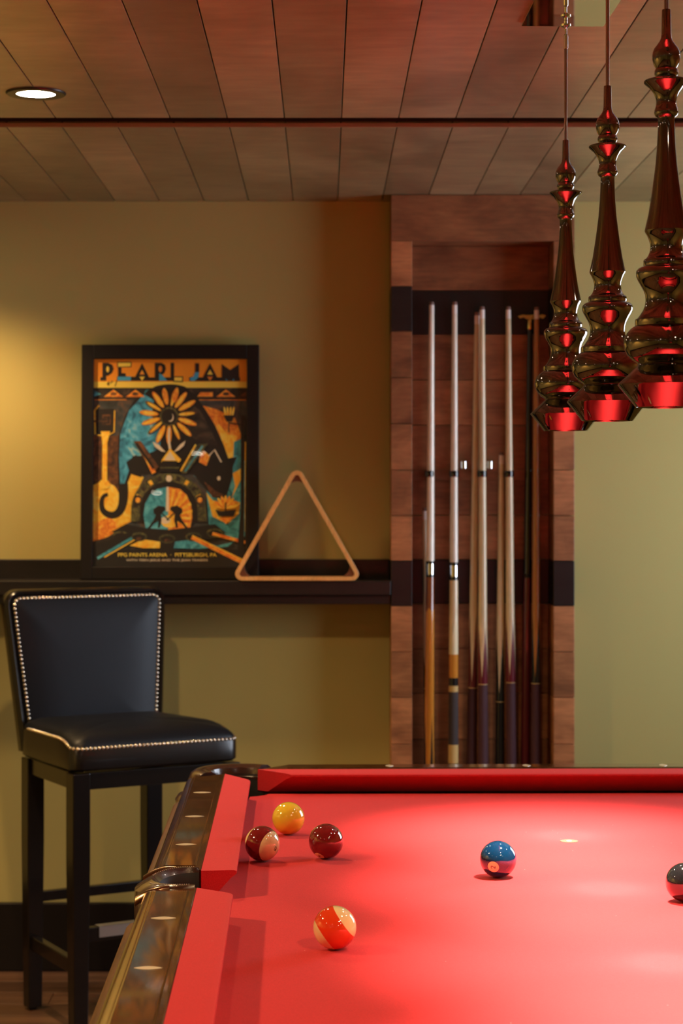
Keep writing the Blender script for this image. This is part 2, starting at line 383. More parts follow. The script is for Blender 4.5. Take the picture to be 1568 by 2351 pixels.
house(1107, 704, 1109, 'burgundy-butted maple cue clipped upright in the middle of the rack', z0=1440, z1=1556, wy=1570)
house(1151.5, 1038, 1147, 'short cue with black butt, its tip far below the other tips, right of the middle', b='greenblk', wr='blackcue', z0=1455, z1=1592, wy=1610, Y=5.742, L=1.06, rb=.0138, rj=.0115)
house(1167, 704, 1173.5, 'burgundy-butted maple cue leaning slightly right, beside the short black-butted cue', z0=1420, z1=1550, wy=1566)
house(1232, 705, 1230, 'dark orange cue at the right end of the rack', shaft='mapleorange', b='blackcue', wr='wrapburg', z0=1410, z1=1556, wy=1568, Y=5.728)
house(975, 1166, 981, 'short thin cue mostly hidden behind the leftmost pale cue', b='blackcue', wr='blackcue', z0=1500, z1=1560, wy=1580, Y=5.768, L=1.02, rt=.0055, rj=.008, rb=.010)
# bridge stick
br = cue(1217, 756, 1206, 'dark burgundy bridge stick with a brass head, left of the orange cue', [('shaft', 'blackcue', 1318, None), ('ring', 'pockblk', 1326, None), ('butt', 'burgundy', E_, None)],
         Y=5.755, L=1.40, rt=.0078, rj=.0115, rb=.0148, name='bridge_stick', cat='bridge stick', head=True)
mb = MB().lathe([(.0085, 1.40), (.0095, 1.404), (.0085, 1.422), (.0065, 1.428)], 20)
mb.build('brass_socket', 'brass', br, 50)
pts = [(-.036, 1.437), (-.030, 1.430), (-.018, 1.433), (-.010, 1.428), (.010, 1.428), (.022, 1.434), (.036, 1.430), (.044, 1.439), (.034, 1.442), (.022, 1.440), (.010, 1.441), (-.010, 1.440), (-.022, 1.441)]
mb = MB(); nn = len(pts)
mb.loops([[(x, -.003, z) for x, z in pts], [(x, .003, z) for x, z in pts]]).build('bridge_head', 'brass', br, 40)
# clips and pegs (parts of the rack)
for px in (985.5, 1042.5, 1106.8, 1168.5):
    p = W(px, 1088, CY) - RO
    mb = MB().lathe([(.0098, -.0085), (.0128, -.0085), (.0136, -.004), (.0136, .004), (.0128, .0085), (.0098, .0085), (.0098, -.0085)], 24, cap=False)
    mb.box((-.004, .012, -.005), (.004, NB - .012 - CY, .005))
    mb.build('cue_clip', 'blackgloss', rack, 50, loc=p)
for px in (1064, 1124):
    p = W(px, 1067.5, 5.752) - RO
    mb = MB().lathe([(.009, -.0115), (.0115, -.010), (.0115, .010), (.009, .0115)], 24)
    mb.box((-.004, .008, -.004), (.004, NB - 5.752, .004)); mb.build('chrome_peg', 'chrome', rack, 40, loc=p)
# ------------------------------------------------------------------ wall ledge
SZ, SFY = 1.1175, 5.672
led = tag(empty('wall_ledge', (-1.3, YB, SZ - .07)), 'long black wall ledge carrying the framed poster and the wooden triangle', 'shelf')
LO = led.location
for nm, a, b in (('backboard', (XL, YB - .016, rz(1391.5)), (xl0 - .001, YB - .0005, rz(1287.5))), ('ledge_board', (XL, SFY, SZ - .040), (xl0 - .001, YB - .017, SZ)),
                 ('ledge_lip', (XL, SFY + .012, SZ - .066), (xl0 - .001, SFY + .040, SZ - .0405))):
    c = Vector(((a[0] + b[0]) / 2, (a[1] + b[1]) / 2, a[2]))
    MB().box([a[i] - c[i] for i in range(3)], [b[i] - c[i] for i in range(3)]).build(nm, 'band', led, bevel=.002, loc=c - LO)
# ------------------------------------------------------------------ framed poster
PK = 5.765 / F
FW, FH = 407 * PK, .664
PX0 = W(188, 0, 5.765).x
pf = tag(empty('framed_poster', (PX0 + FW / 2, 5.742, SZ + .0005)), 'black framed concert poster leaning on the ledge against the wall', 'poster')
pf.rotation_euler = (-math.atan2(.036, FH), 0, 0)
VK = FH / 533.0
def PP(px, py, lay=0): return ((px - 391.5) * PK, -.0026 - lay * .00022, (1326 - py) * VK)
ix0, ix1, iz0, iz1 = (215 - 391.5) * PK, (567 - 391.5) * PK, (1326 - 1297) * VK, (1326 - 825) * VK
for a, b in (((-FW / 2, -.019, 0), (ix0, .011, FH)), ((ix1, -.019, 0), (FW / 2, .011, FH)), ((ix0, -.019, 0), (ix1, .011, iz0)), ((ix0, -.019, iz1), (ix1, .011, FH))):
    MB().box(a, b).build('frame_side', 'frameblk', pf, bevel=.002)
MB().box((ix0, -.002, iz0), (ix1, .010, iz1)).build('backing_board', 'frameblk', pf)
MB().box((ix0, -.0125, iz0), (ix1, -.0110, iz1)).build('glass_pane', 'glass', pf)
# printed artwork: layered flat colour shapes
art = [('black', plain('ink_black', (.012, .010, .009), .6)), ('title', paint('ink_title', [(.90, .24, .010), (.94, .33, .015), (.96, .42, .022)], 4, det=1, dist=0)),
       ('titleyel', plain('ink_gold', (.96, .74, .10), .6)), ('yellow', paint('ink_yellow', [(.90, .36, .02), (.96, .60, .05), (.96, .78, .16)], 40)), ('teal', paint('ink_teal', [(.02, .10, .13), (.05, .36, .46), (.16, .58, .66)], 30)),
       ('blue', paint('ink_blue', [(.010, .04, .06), (.03, .24, .40), (.08, .48, .72), (.45, .68, .62)], 26)), ('orange', paint('ink_orange', [(.60, .10, .015), (.92, .32, .03), (.96, .60, .08)], 45)),
       ('mix', paint('ink_mix', [(.03, .02, .015), (.55, .14, .02), (.80, .45, .05), (.05, .22, .26), (.02, .03, .04)], 24)), ('cyan', plain('ink_cyan', (.05, .40, .66), .6)),
       ('olive', paint('ink_olive', [(.02, .02, .012), (.07, .075, .035), (.22, .20, .05)], 60)), ('brown', paint('ink_brown', [(.014, .010, .008), (.10, .040, .018), (.26, .10, .03)], 38)),
       ('cream', plain('ink_cream', (.80, .70, .50), .6)), ('dark', paint('ink_dark', [(.010, .008, .008), (.03, .022, .016), (.10, .07, .045)], 26)), ('storm', paint('ink_storm', [(.012, .014, .014), (.05, .06, .06), (.16, .09, .05)], 22))]
AI = {n: i for i, (n, m) in enumerate(art)}
pm = MB()
LAY = [0]
def z5(x, y): return (170 + x * .28699, 770 + y * .28699)
def z7(x, y): return (180 + x * .26786, 810 + y * .26786)
def shape(col, pts, zf=z5, lay=None):
    if lay is None: LAY[0] += .18; lay = LAY[0]
    q = []
    for x, y in pts:
        a = PP(*zf(x, y), lay); q.append((min(max(a[0], ix0 + .0005), ix1 - .0005), a[1], min(max(a[2], iz0 + .0005), iz1 - .0005)))
    pm.add(q, [tuple(range(len(q)))], AI[col])
def ell(cx, cy, rx_, ry, n=20, rot=0., a0=0, a1=2 * PI):
    out = []
    for i in range(n if a1 - a0 > 6.2 else n + 1):
        t = a0 + (a1 - a0) * i / n; x = rx_ * math.cos(t); yv = ry * math.sin(t)
        out.append((cx + x * math.cos(rot) - yv * math.sin(rot), cy + x * math.sin(rot) + yv * math.cos(rot)))
    return out
def strip(pts, w0, w1=None):
    w1 = w0 if w1 is None else w1; L_, R_ = [], []
    for i, p in enumerate(pts):
        a = pts[max(i - 1, 0)]; b = pts[min(i + 1, len(pts) - 1)]; dx, dy = b[0] - a[0], b[1] - a[1]; l = math.hypot(dx, dy) or 1
        wd_ = w0 + (w1 - w0) * i / max(1, len(pts) - 1); nx, ny = -dy / l * wd_ / 2, dx / l * wd_ / 2
        L_.append((p[0] + nx, p[1] + ny)); R_.append((p[0] - nx, p[1] - ny))
    return L_ + R_[::-1]
def bez(p0, p1, p2, n=10): return [((1 - t) ** 2 * p0[0] + 2 * (1 - t) * t * p1[0] + t * t * p2[0], (1 - t) ** 2 * p0[1] + 2 * (1 - t) * t * p1[1] + t * t * p2[1]) for t in [i / n for i in range(n + 1)]]
shape('storm', [(140, 180), (1390, 180), (1390, 1840), (130, 1840)])
shape('brown', [(150, 800), (370, 800), (370, 1230), (150, 1230)])
shape('yellow', [(150, 1190), (240, 1150), (330, 1200), (380, 1280), (470, 1080), (560, 1130), (480, 1300), (460, 1480), (300, 1560), (150, 1640)])
shape('orange', [(150, 1500), (290, 1440), (380, 1530), (280, 1600), (150, 1640)])
shape('orange', [(1030, 560), (1140, 590), (1290, 660), (1340, 800), (1280, 980), (1200, 900), (1100, 720)])
shape('yellow', [(1150, 700), (1230, 790), (1300, 800), (1290, 960), (1230, 990), (1190, 880)])
shape('teal', [(1280, 850), (1345, 820), (1340, 1620), (1200, 1560), (1080, 1500), (1060, 1200), (950, 1110), (1090, 1190), (1220, 1290), (1270, 1110)])
shape('yellow', [(1270, 1100), (1335, 1060), (1335, 1150), (1260, 1300), (1290, 1200)])
shape('yellow', [(1060, 1250), (1110, 1310), (1180, 1330), (1250, 1300), (1330, 1330), (1320, 1420), (1230, 1500), (1110, 1440)])
shape('black', [(365, 1340), (350, 1000), (360, 800), (410, 640), (480, 520), (600, 425), (690, 398), (780, 392), (880, 412), (960, 470), (1050, 590), (1130, 720), (1200, 880), (1235, 980), (1305, 968), (1262, 1070), (1270, 1120), (1235, 1240), (1215, 1295), (1120, 1290), (1060, 1230), (960, 1110), (760, 1090), (560, 1110), (470, 1080), (420, 1200), (400, 1340)])
shape('blue', [(372, 1180), (362, 960), (372, 780), (440, 600), (560, 470), (640, 520), (620, 640), (700, 760), (690, 900), (600, 940), (530, 960), (470, 960), (440, 1080), (400, 1200)])
shape('dark', [(900, 520), (1010, 600), (1100, 760), (1150, 880), (1040, 860), (960, 820), (880, 780), (950, 660)])
shape('black', [(420, 1010), (500, 950), (560, 1040), (540, 1130), (450, 1100)])
shape('orange', [(1020, 900), (1090, 960), (1060, 1040), (1000, 1010)])
shape('cream', strip([(1080, 960), (1125, 912), (1180, 1010)], 12))
shape('cream', ell(1160, 1138, 14, 18, 10)); shape('brown', [(1040, 1160), (1140, 1240), (1210, 1270), (1110, 1290)])
shape('black', strip(bez((395, 1180), (420, 1420), (310, 1430), 12) + bez((310, 1430), (215, 1420), (225, 1320), 8)[1:] + bez((225, 1320), (230, 1270), (275, 1265), 5)[1:], 78, 26))
# decorative strip of triangles under the title
shape('dark', [(150, 425), (1385, 425), (1385, 515), (150, 515)], lay=.2)
for cx in (315, 490, 1215): shape('orange', [(cx - 78, 492), (cx, 432), (cx + 78, 492)]); shape('brown', ell(cx, 468, 26, 14, 10))
shape('orange', [(985, 490), (1010, 455), (1110, 455), (1110, 490)]); shape('brown', [(1290, 500), (1380, 450), (1380, 510)]); shape('orange', strip([(160, 516), (420, 514)], 6)); shape('orange', strip([(1000, 516), (1375, 516)], 6))
shape('teal', [(570, 440), (600, 430), (560, 470)]); shape('teal', [(160, 440), (215, 470), (160, 490)])
# machine and yellow pour
shape('yellow', strip([(170, 790), (165, 600), (200, 560)], 12)); shape('black', [(175, 590), (320, 585), (325, 780), (180, 785)])
shape('brown', [(225, 632), (295, 632), (295, 715), (225, 715)]); shape('black', [(238, 646), (283, 646), (283, 703), (238, 703)]); shape('brown', [(246, 655), (272, 655), (272, 692), (246, 692)])
shape('brown', strip([(160, 685), (250, 685)], 16)); shape('yellow', strip([(325, 600), (322, 770), (270, 800), (185, 795)], 9))
shape('yellow', [(215, 765), (290, 765), (268, 860), (268, 1150), (228, 1150), (228, 860)]); shape('yellow', ell(245, 1185, 45, 40, 12))
# flower
shape('black', ell(762, 640, 120, 120, 24))
for i in range(15):
    a = -PI / 2 + .22 + i * 2 * PI / 15; r0 = 145 + (i % 3) * 9
    shape('orange' if i % 3 else 'brown', ell(762 + r0 * math.cos(a), 640 + r0 * math.sin(a), 78, 22, 14, a))
    shape('yellow', ell(762 + (r0 - 4) * math.cos(a), 640 + (r0 - 4) * math.sin(a), 66, 13, 12, a))
shape('olive', ell(762, 648, 76, 76, 24)); shape('black', ell(762, 650, 62, 62, 24)); shape('cream', ell(772, 656, 26, 34, 16)); shape('black', ell(762, 648, 28, 34, 16))
# rockets, stem, leaves, chimney
shape('brown', [(478, 845), (535, 842), (680, 1045), (640, 1095), (600, 1050)]); shape('orange', [(540, 920), (560, 930), (660, 1090), (625, 1105)]); shape('black', strip([(500, 860), (640, 1060)], 20))
shape('olive', [(985, 868), (1075, 862), (900, 1100), (850, 1090)]); shape('yellow', strip([(975, 872), (856, 1080)], 14)); shape('teal', strip([(1030, 880), (890, 1085)], 14))
shape('cream', strip(bez((765, 740), (750, 840), (780, 950), 8), 14, 22)); shape('cream', [(630, 850), (680, 872), (735, 930), (700, 925), (650, 890)]); shape('cream', [(893, 840), (850, 870), (800, 930), (840, 915), (880, 880)])
shape('yellow', [(705, 990), (770, 900), (860, 990), (845, 1010), (700, 1010)]); shape('cream', [(725, 995), (770, 925), (815, 995)])
shape('black', [(705, 1000), (830, 1000), (822, 1035), (848, 1042), (845, 1090), (686, 1090), (684, 1042), (712, 1035)]); shape('olive', [(690, 1048), (845, 1048), (845, 1060), (690, 1060)])
# furnace arch
ac = (760, 1390)
shape('olive', [(460, 1480), (462, 1390)] + ell(*ac, 300, 290, 24, 0, PI, 2 * PI)[1:-1] + [(1062, 1390), (1066, 1480)])
shape('black', [(530, 1480), (532, 1390)] + ell(*ac, 232, 226, 24, 0, PI, 2 * PI)[1:-1] + [(990, 1390), (995, 1480)])
for i in range(11):
    a = PI + (i + .5) * PI / 11; b = .055
    shape('yellow' if i % 2 else 'dark', [(ac[0] + r * math.cos(a + s), ac[1] + r * .97 * math.sin(a + s)) for r, s in ((246, -b), (285, -b), (285, b), (246, b))])
shape('cream', ell(762, 1140, 24, 26, 14)); shape('dark', ell(515, 1310, 36, 40, 14)); shape('orange', ell(515, 1310, 20, 22, 12)); shape('dark', ell(1010, 1310, 36, 40, 14)); shape('orange', ell(1010, 1310, 20, 22, 12))
shape('teal', [(757, 1205), (757, 1545), (580, 1545), (560, 1430), (572, 1340), (610, 1270), (670, 1222)]); shape('orange', [(757, 1205), (850, 1222), (905, 1270), (940, 1350), (950, 1450), (930, 1545), (757, 1545)])
for i in range(7):
    a = -PI / 2 + .12 + i * .34; shape('yellow', [(765, 1440), (765 + 185 * math.cos(a), 1400 + 180 * math.sin(a)), (765 + 185 * math.cos(a + .15), 1400 + 180 * math.sin(a + .15))])
shape('cream', strip([(752, 1205), (752, 1400)], 18, 26)); shape('yellow', ell(770, 1480, 70, 50, 16)); shape('cream', ell(735, 1470, 40, 28, 14))
def miner(f):
    X = lambda x: f(x)
    shape('black', [(X(640), 1380), (X(680), 1355), (X(730), 1362), (X(738), 1385), (X(700), 1420), (X(705), 1470), (X(690), 1530), (X(675), 1530), (X(680), 1475), (X(640), 1500), (X(610), 1540), (X(590), 1540), (X(640), 1470), (X(660), 1430), (X(640), 1410)])
    shape('black', strip([(X(690), 1400), (X(765), 1470)], 10))
miner(lambda x: x); miner(lambda x: 1510 - x)
# ground, rings, beams
shape('black', [(310, 1560), (420, 1500), (560, 1530), (760, 1545), (950, 1525), (1130, 1500), (1220, 1570), (1120, 1620), (900, 1640), (620, 1650), (420, 1620)])
shape('yellow', [(450, 1670), (560, 1620), (700, 1640), (690, 1690), (560, 1690)]); shape('teal', [(800, 1640), (960, 1620), (1150, 1670), (1280, 1640), (1200, 1570), (1330, 1600), (1230, 1680), (1000, 1695), (790, 1690)])
shape('black', [(690, 1600), (820, 1600), (800, 1700), (700, 1700)])
for cx, cy in ((380, 1590), (525, 1600), (750, 1615), (960, 1600), (1130, 1570)):
    shape('olive', ell(cx, cy, 66, 36, 18)); shape('black', ell(cx, cy + 4, 52, 25, 16)); shape('brown', ell(cx, cy + 14, 24, 12, 12))
shape('orange', [(235, 1635), (460, 1590), (440, 1640), (330, 1665)])
shape('black', [(130, 1700), (1390, 1700), (1390, 1840), (130, 1840)])
shape('black', [(130, 1640), (480, 1560), (470, 1600), (180, 1820), (130, 1830)])
shape('teal', strip([(195, 1770), (470, 1610)], 22)); shape('yellow', strip([(250, 1762), (490, 1625)], 10)); shape('dark', strip([(150, 1650), (330, 1600)], 24))
shape('orange', strip([(945, 1605), (1345, 1800)], 30)); shape('yellow', strip([(950, 1590), (1360, 1785)], 10)); shape('orange', strip([(1110, 1575), (1372, 1645)], 26))
# right side: balloon, lotus, post
for i in range(4): shape('yellow', ell(1208 + i * 22, 608, 9, 38, 12, (i - 1.5) * .12))
shape('black', [(1198, 640), (1285, 640), (1262, 690), (1222, 690)]); shape('black', strip([(1240, 690), (1238, 775)], 8)); shape('black', strip([(1240, 700), (1345, 715)], 10))
shape('black', [(1335, 640), (1362, 640), (1362, 1700), (1310, 1700), (1335, 1400)]); shape('yellow', strip([(1372, 850), (1368, 1560)], 7)); shape('teal', strip([(1366, 1000), (1366, 1600)], 6))
for i in range(9):
    a = -PI + .25 + i * (PI - .5) / 8; shape('orange' if i % 2 else 'yellow', ell(1215 + 55 * math.cos(a), 1375 + 52 * math.sin(a), 52, 14, 10, a))
shape('black', [(1130, 1385), (1180, 1400), (1300, 1385), (1280, 1440), (1160, 1440)]); shape('black', strip([(1215, 1330), (1215, 1420)], 10)); shape('orange', [(1170, 1450), (1270, 1450), (1215, 1500)])
LAY[0] = 14
shape('title', [(150, 187), (1385, 187), (1385, 420), (150, 420)]); shape('titleyel', [(150, 372), (1385, 372), (1385, 420), (150, 420)]); shape('black', ell(765, 440, 150, 48, 20, 0, PI, 2 * PI))
shape('orange', ell(728, 480, 20, 60, 14, -.15)); shape('orange', ell(812, 478, 22, 62, 14, .22))
PR = pm.build('printed_artwork', [m for _, m in art], pf, recalc=False)
pm = MB(); LAY[0] = 16
def S7(c, pts): shape(c, pts, z7)
S7('black', [(205, 88), (255, 88), (290, 105), (302, 140), (288, 175), (255, 198), (238, 200), (238, 240), (188, 240), (188, 210), (205, 210)]); S7('titleyel', ell(250, 143, 13, 26, 14))
S7('black', [(338, 125), (368, 125), (368, 175), (405, 178), (405, 202), (450, 206), (600, 212), (790, 212), (790, 88), (820, 88), (820, 212), (820, 242), (330, 242), (330, 206), (338, 206)])
S7('black', [(331, 82), (455, 82), (452, 124), (331, 128)]); S7('titleyel', [(338, 88), (448, 88), (445, 118), (338, 122)]); S7('cyan', [(335, 206), (450, 206), (450, 240), (335, 240)])
for cx, c1, c2 in ((545, 'orange', 'titleyel'), (1128, 'titleyel', 'orange')):
    S7('black', [(cx, 92), (cx + 62, 214), (cx - 62, 214)]); S7(c1, [(cx, 148), (cx + 22, 188), (cx - 22, 188)]); S7(c2, [(cx - 24, 206), (cx + 24, 206), (cx, 242)])
S7('black', [(655, 88), (710, 88), (742, 106), (750, 140), (738, 172), (715, 190), (760, 240), (655, 240)]); S7('orange', ell(702, 140, 15, 28, 14)); S7('cyan', [(692, 175), (718, 192), (762, 240), (692, 240)])
S7('black', [(814, 204), (897, 204), (895, 252), (814, 250)]); S7('titleyel', [(822, 212), (889, 212), (887, 244), (822, 242)])
S7('black', [(1000, 92), (1035, 92), (1035, 170), (1028, 212), (1385, 212), (1385, 244), (950, 244), (950, 214), (990, 205), (1000, 180)]); S7('cyan', [(1000, 168), (1034, 168), (1026, 215), (995, 242), (958, 242), (958, 216), (985, 206)])
S7('black', [(1228, 98), (1300, 150), (1375, 98), (1378, 214), (1228, 214)]); S7('cyan', [(1262, 222), (1280, 240), (1266, 240)]); S7('cyan', [(1332, 222), (1336, 240), (1318, 240)])
for c7 in (1128,): S7('black', [(c7, 92), (c7 + 62, 214), (c7 - 62, 214)]); S7('titleyel', [(c7, 146), (c7 + 24, 188), (c7 - 24, 188)]); S7('orange', [(c7 - 24, 206), (c7 + 24, 206), (c7, 242)])
for st in (((245, 270), (262, 245), (258, 285)), ((275, 265), (290, 240), (296, 252)), ((312, 290), (330, 235))): S7('black', strip(list(st), 5))
tl = pm.build('title_lettering', [m for _, m in art], pf, recalc=False); tl['label'] = 'black art deco lettering with blue and yellow accents'
def textmesh(body, width, mat, parent, name, loc, size_y):
    cu = bpy.data.curves.new(name, 'FONT'); cu.body = body; cu.size = 1; cu.align_x = 'CENTER'; cu.offset = .012
    to = bpy.data.objects.new(name, cu); COL.objects.link(to)
    me = bpy.data.meshes.new_from_object(to.evaluated_get(bpy.context.evaluated_depsgraph_get()))
    COL.objects.unlink(to); bpy.data.objects.remove(to)
    xs = [v.co.x for v in me.vertices]; ys = [v.co.y for v in me.vertices]; w_ = max(xs) - min(xs); h_ = max(ys) - min(ys); mx_ = (max(xs) + min(xs)) / 2; my = min(ys)
    for v in me.vertices: v.co = ((v.co.x - mx_) / w_ * width, 0, (v.co.y - my) / h_ * size_y)
    me.materials.clear(); me.materials.append(mat); me.name = name
    o_ = obj(name, me, parent); o_.location = loc; return o_
q = PP(*z5(752, 1762), 33); textmesh('PPG PAINTS ARENA  \u00b7  PITTSBURGH, PA', 785 * .28699 * PK, art[AI['titleyel']][1], pf, 'venue_lettering', q, 34 * .28699 * VK)
q = PP(*z5(750, 1798), 33); textmesh('WITH TEEN JESUS AND THE JEAN TEASERS', 650 * .28699 * PK, art[AI['cream']][1], pf, 'support_lettering', q, 22 * .28699 * VK)
# ------------------------------------------------------------------ wooden triangle
TY = 5.690; tk = TY / F
tr = tag(empty('billiard_triangle', W(682, 1332, TY)), 'light wooden triangle ball rack standing on the black ledge', 'triangle')
tr.location.z = SZ + .0005
def rtri(hw, h, z0, r, n=7):
    """triangle with rounded corners, base at z0"""
    P = [Vector((-hw, z0)), Vector((hw, z0)), Vector((0, z0 + h))]; out = []
    for i in range(3):
        p, a, b = P[i], P[i - 1], P[(i + 1) % 3]; da = (a - p).normalized(); db = (b - p).normalized()
        ang = da.angle(db); dist = r / math.tan(ang / 2); c = p + (da + db).normalized() * (r / math.sin(ang / 2))
        s = p + da * dist - c; e = p + db * dist - c; a0 = math.atan2(s.y, s.x); a1 = math.atan2(e.y, e.x)
        while a1 < a0: a1 += 2 * PI
        if a1 - a0 > PI: a1 -= 2 * PI
        for k in range(n + 1):
            t = a0 + (a1 - a0) * k / n; out.append((c.x + r * math.cos(t), c.y + r * math.sin(t)))
    return out
hw = .1855; hh = .3265
outr = rtri(hw, hh, 0, .019); inn = rtri(hw - .020, hh - .0355, .0115, .008)
D0, D1 = -.026, .026
mb = MB(); ring = lambda l, y: [(x, y, z) for x, z in l]
mb.loops([ring(inn, D0), ring(outr, D0), ring(outr, D1), ring(inn, D1), ring(inn, D0)], cap0=False, cap1=False)
mb.build('triangle_frame', 'triwood', tr, 35, bevel=.0012)
tp = [Vector((-(hw - .020), .0115)), Vector((hw - .020, .0115)), Vector((0, hh - .024))]
for i in range(3):
    p, a, b = tp[i], tp[i - 1], tp[(i + 1) % 3]; da = (a - p).normalized(); db = (b - p).normalized()
    e = .036; p1, p2 = p + da * e, p + db * e; m_ = p + (da + db).normalized() * .020
    poly = [p + (da + db) * .001, p2] + [Vector(v) for v in bez(p2, m_, p1, 6)[1:-1]] + [p1]
    MB().loops([ring(poly, D0 + .004), ring(poly, D1 - .004)]).build('corner_block', 'tricorner', tr)
# ------------------------------------------------------------------ pool table
TR = .01454; TC = Vector((.431, 2.950, 0)); BZ = .762; HW, HL = .559, 1.1176
tb = tag(empty('pool_table', TC, TR), 'pool table with red felt, glossy burl wood rails and leather pockets', 'pool table')
PC = .023   # corner pocket centre offset from the nose corner
def frame_pt(side, d, v, z):
    """side: 0 left,1 right,2 far,3 near; d outward from nose, v along rail"""
    return [(-(HW + d), v, BZ + z), (HW + d, v, BZ + z), (v, HL + d, BZ + z), (v, -(HL + d), BZ + z)][side]
def sweep(name, side, prof, f0, f1, mat, parent, smooth=35, nseg=1):
    mb = MB(); loops = []
    for k in range(nseg + 1):
        t = k / nseg
        loops.append([frame_pt(side, d, f0(d) + (f1(d) - f0(d)) * t, z) for d, z in prof])
    mb.loops(loops); return mb.build(name, mat, parent, smooth)
def lin(d0, a, d1, b): return lambda d: a + (b - a) * max(0., min(1.4, (d - d0) / (d1 - d0)))
cprof = [(0, .0345), (.0006, .0375), (.004, .0392), (.010, .0399), (.052, .0425), (.052, .0), (.036, .0), (.008, .0285), (.0018, .0325)]
wprof = [(.0525, -.06), (.0525, .0425), (.0535, .0435), (.0550, .0435), (.110, .0435), (.112, .0434), (.119, .0418), (.1245, .0370), (.1275, .0300), (.129, .020), (.129, -.060)]
mprof = [(.100, -.0605), (.1292, -.0605), (.1292, .006), (.133, .001), (.144, -.002), (.149, -.007), (.150, -.014), (.148, -.021), (.141, -.028), (.136, -.034), (.134, -.050), (.134, -.075), (.100, -.075)]
iprof = [(.061, .0433), (.061, .0441), (.0625, .0445), (.0640, .0445), (.1070, .0445), (.1085, .0445), (.110, .0441), (.110, .0433)]
segs = []
for side in (0, 1):
    for sg in (1, -1): segs.append((side, lin(0, .090 * sg, .052, .064 * sg), lin(0, (HL - .080) * sg, .052, (HL - .012) * sg),
                                     lin(.0525, .068 * sg, .13, .088 * sg), lin(.0525, (HL - .022) * sg, .13, (HL - .088) * sg), [.25 * sg * HL * k for k in (1, 2, 3)]))
for side in (2, 3):
    segs.append((side, lin(0, -(HW - .080), .052, -(HW - .012)), lin(0, HW - .080, .052, HW - .012), lin(.0525, -(HW - .022), .13, -(HW - .088)), lin(.0525, HW - .022, .13, HW - .088), [-.5 * HW, 0, .5 * HW]))
for side, c0, c1, w0, w1, sights in segs:
    sweep('cushion', side, cprof, c0, c1, 'felt', tb)
    rl = sweep('rail', side, wprof, w0, w1, 'burl', tb, 30)
    sweep('rail_moulding', side, mprof, w0, w1, 'mahog', rl, 30)
    g0, g1 = w0(.085), w1(.085); s_ = 1 if g1 > g0 else -1
    sweep('inlay_panel', side, iprof, lambda d: g0 + .022 * s_, lambda d: g1 - .018 * s_, 'burl', rl, 30)
    for v in sights:
        pts2 = []
        for k in range(16):
            a = 2 * PI * k / 16; pts2.append((.0855 + .0165 * math.copysign(abs(math.cos(a)) ** 1.0, math.cos(a)), v + .0085 * math.sin(a) * abs(math.sin(a))))
        MB().loops([[frame_pt(side, d, y_, .0444) for d, y_ in pts2], [frame_pt(side, d, y_, .0449) for d, y_ in pts2]]).build('sight', 'pearl', rl)
# bed cloth with pocket cut-outs
bed = []
def arc(cx, cy, r, a0, a1, n=8): return [(cx + r * math.cos(a0 + (a1 - a0) * i / n), cy + r * math.sin(a0 + (a1 - a0) * i / n)) for i in range(n + 1)]
ex = .03
bed += arc(HW + PC, HL + PC, .062, PI * 1.5 - .35, PI + .35)[0:9]
bed += arc(-HW - PC, HL + PC, .062, 2 * PI - .35, PI * 1.5 + .35)
bed += arc(-HW - .078, 0, .052, PI / 2 - .3, -PI / 2 + .3)
bed += arc(-HW - PC, -HL - PC, .062, PI / 2 - .35, .35)
bed += arc(HW + PC, -HL - PC, .062, PI - .35, PI / 2 + .35)
bed += arc(HW + .078, 0, .052, PI * 1.5 - .3, PI / 2 + .3)
MB().prism(bed, BZ - .030, BZ).build('bed_cloth', 'felt', tb)
# spot
sp = Matrix.Rotation(-TR, 3, 'Z') @ (Vector((.423, 3.51, 0)) - TC)
fs = MB().lathe([(.0158, BZ + .0001), (.0155, BZ + .0007)], 32, c=(sp.x, sp.y)).build('foot_spot', plain('spot_grey', (.055, .06, .042), .7), tb)
MB().lathe([(.0045, BZ + .0007), (.0040, BZ + .0012)], 20, c=(sp.x, sp.y)).build('spot_centre', 'ferrule', fs)
# pockets
def pocket_ring(cx, cy, a0, a1, prof, n, sx=1., sy=1.):
    """annular sweep: prof list of (radius, z)"""
    loops = []
    for i in range(n + 1):
        a = a0 + (a1 - a0) * i / n; loops.append([(cx + r * sx * math.cos(a), cy + r * sy * math.sin(a), BZ + z) for r, z in prof])
    return loops
for su in (-1, 1):
    for sv in (-1, 1):
        cx, cy = su * (HW + PC), sv * (HL + PC); mid = math.atan2(sv, su); hs = math.radians(83)
        pk = empty('pocket', (cx, cy, BZ), 0); pk.parent = tb
        pf_ = [(.057, -.045), (.056, .030), (.060, .042), (.070, .0475), (.088, .0465), (.098, .041), (.104, .028), (.106, .010), (.112, .002), (.124, -.003), (.130, -.012), (.128, -.026), (.117, -.036), (.110, -.045)]
        MB().loops([[(p[0] - cx, p[1] - cy, p[2] - BZ) for p in l] for l in pocket_ring(cx, cy, mid - hs, mid + hs, pf_, 28)], inner=(0, len(pf_) - 1)).build('pocket_cap', ['leather', 'pockblk'], pk, 40)
        MB().loops([[(p[0] - cx, p[1] - cy, p[2] - BZ) for p in l] for l in pocket_ring(cx, cy, mid - hs * 1.02, mid + hs * 1.02, [(.0545, .020), (.0565, .0215), (.0565, .026), (.0545, .0245)], 28)]).build('liner_lip', 'leather', pk, 40)
        MB().lathe([(.0555, -.004), (.0545, -.05), (.048, -.12), (.02, -.14)], 28, cap=False).build('pocket_liner', 'pockblk', pk, 60)
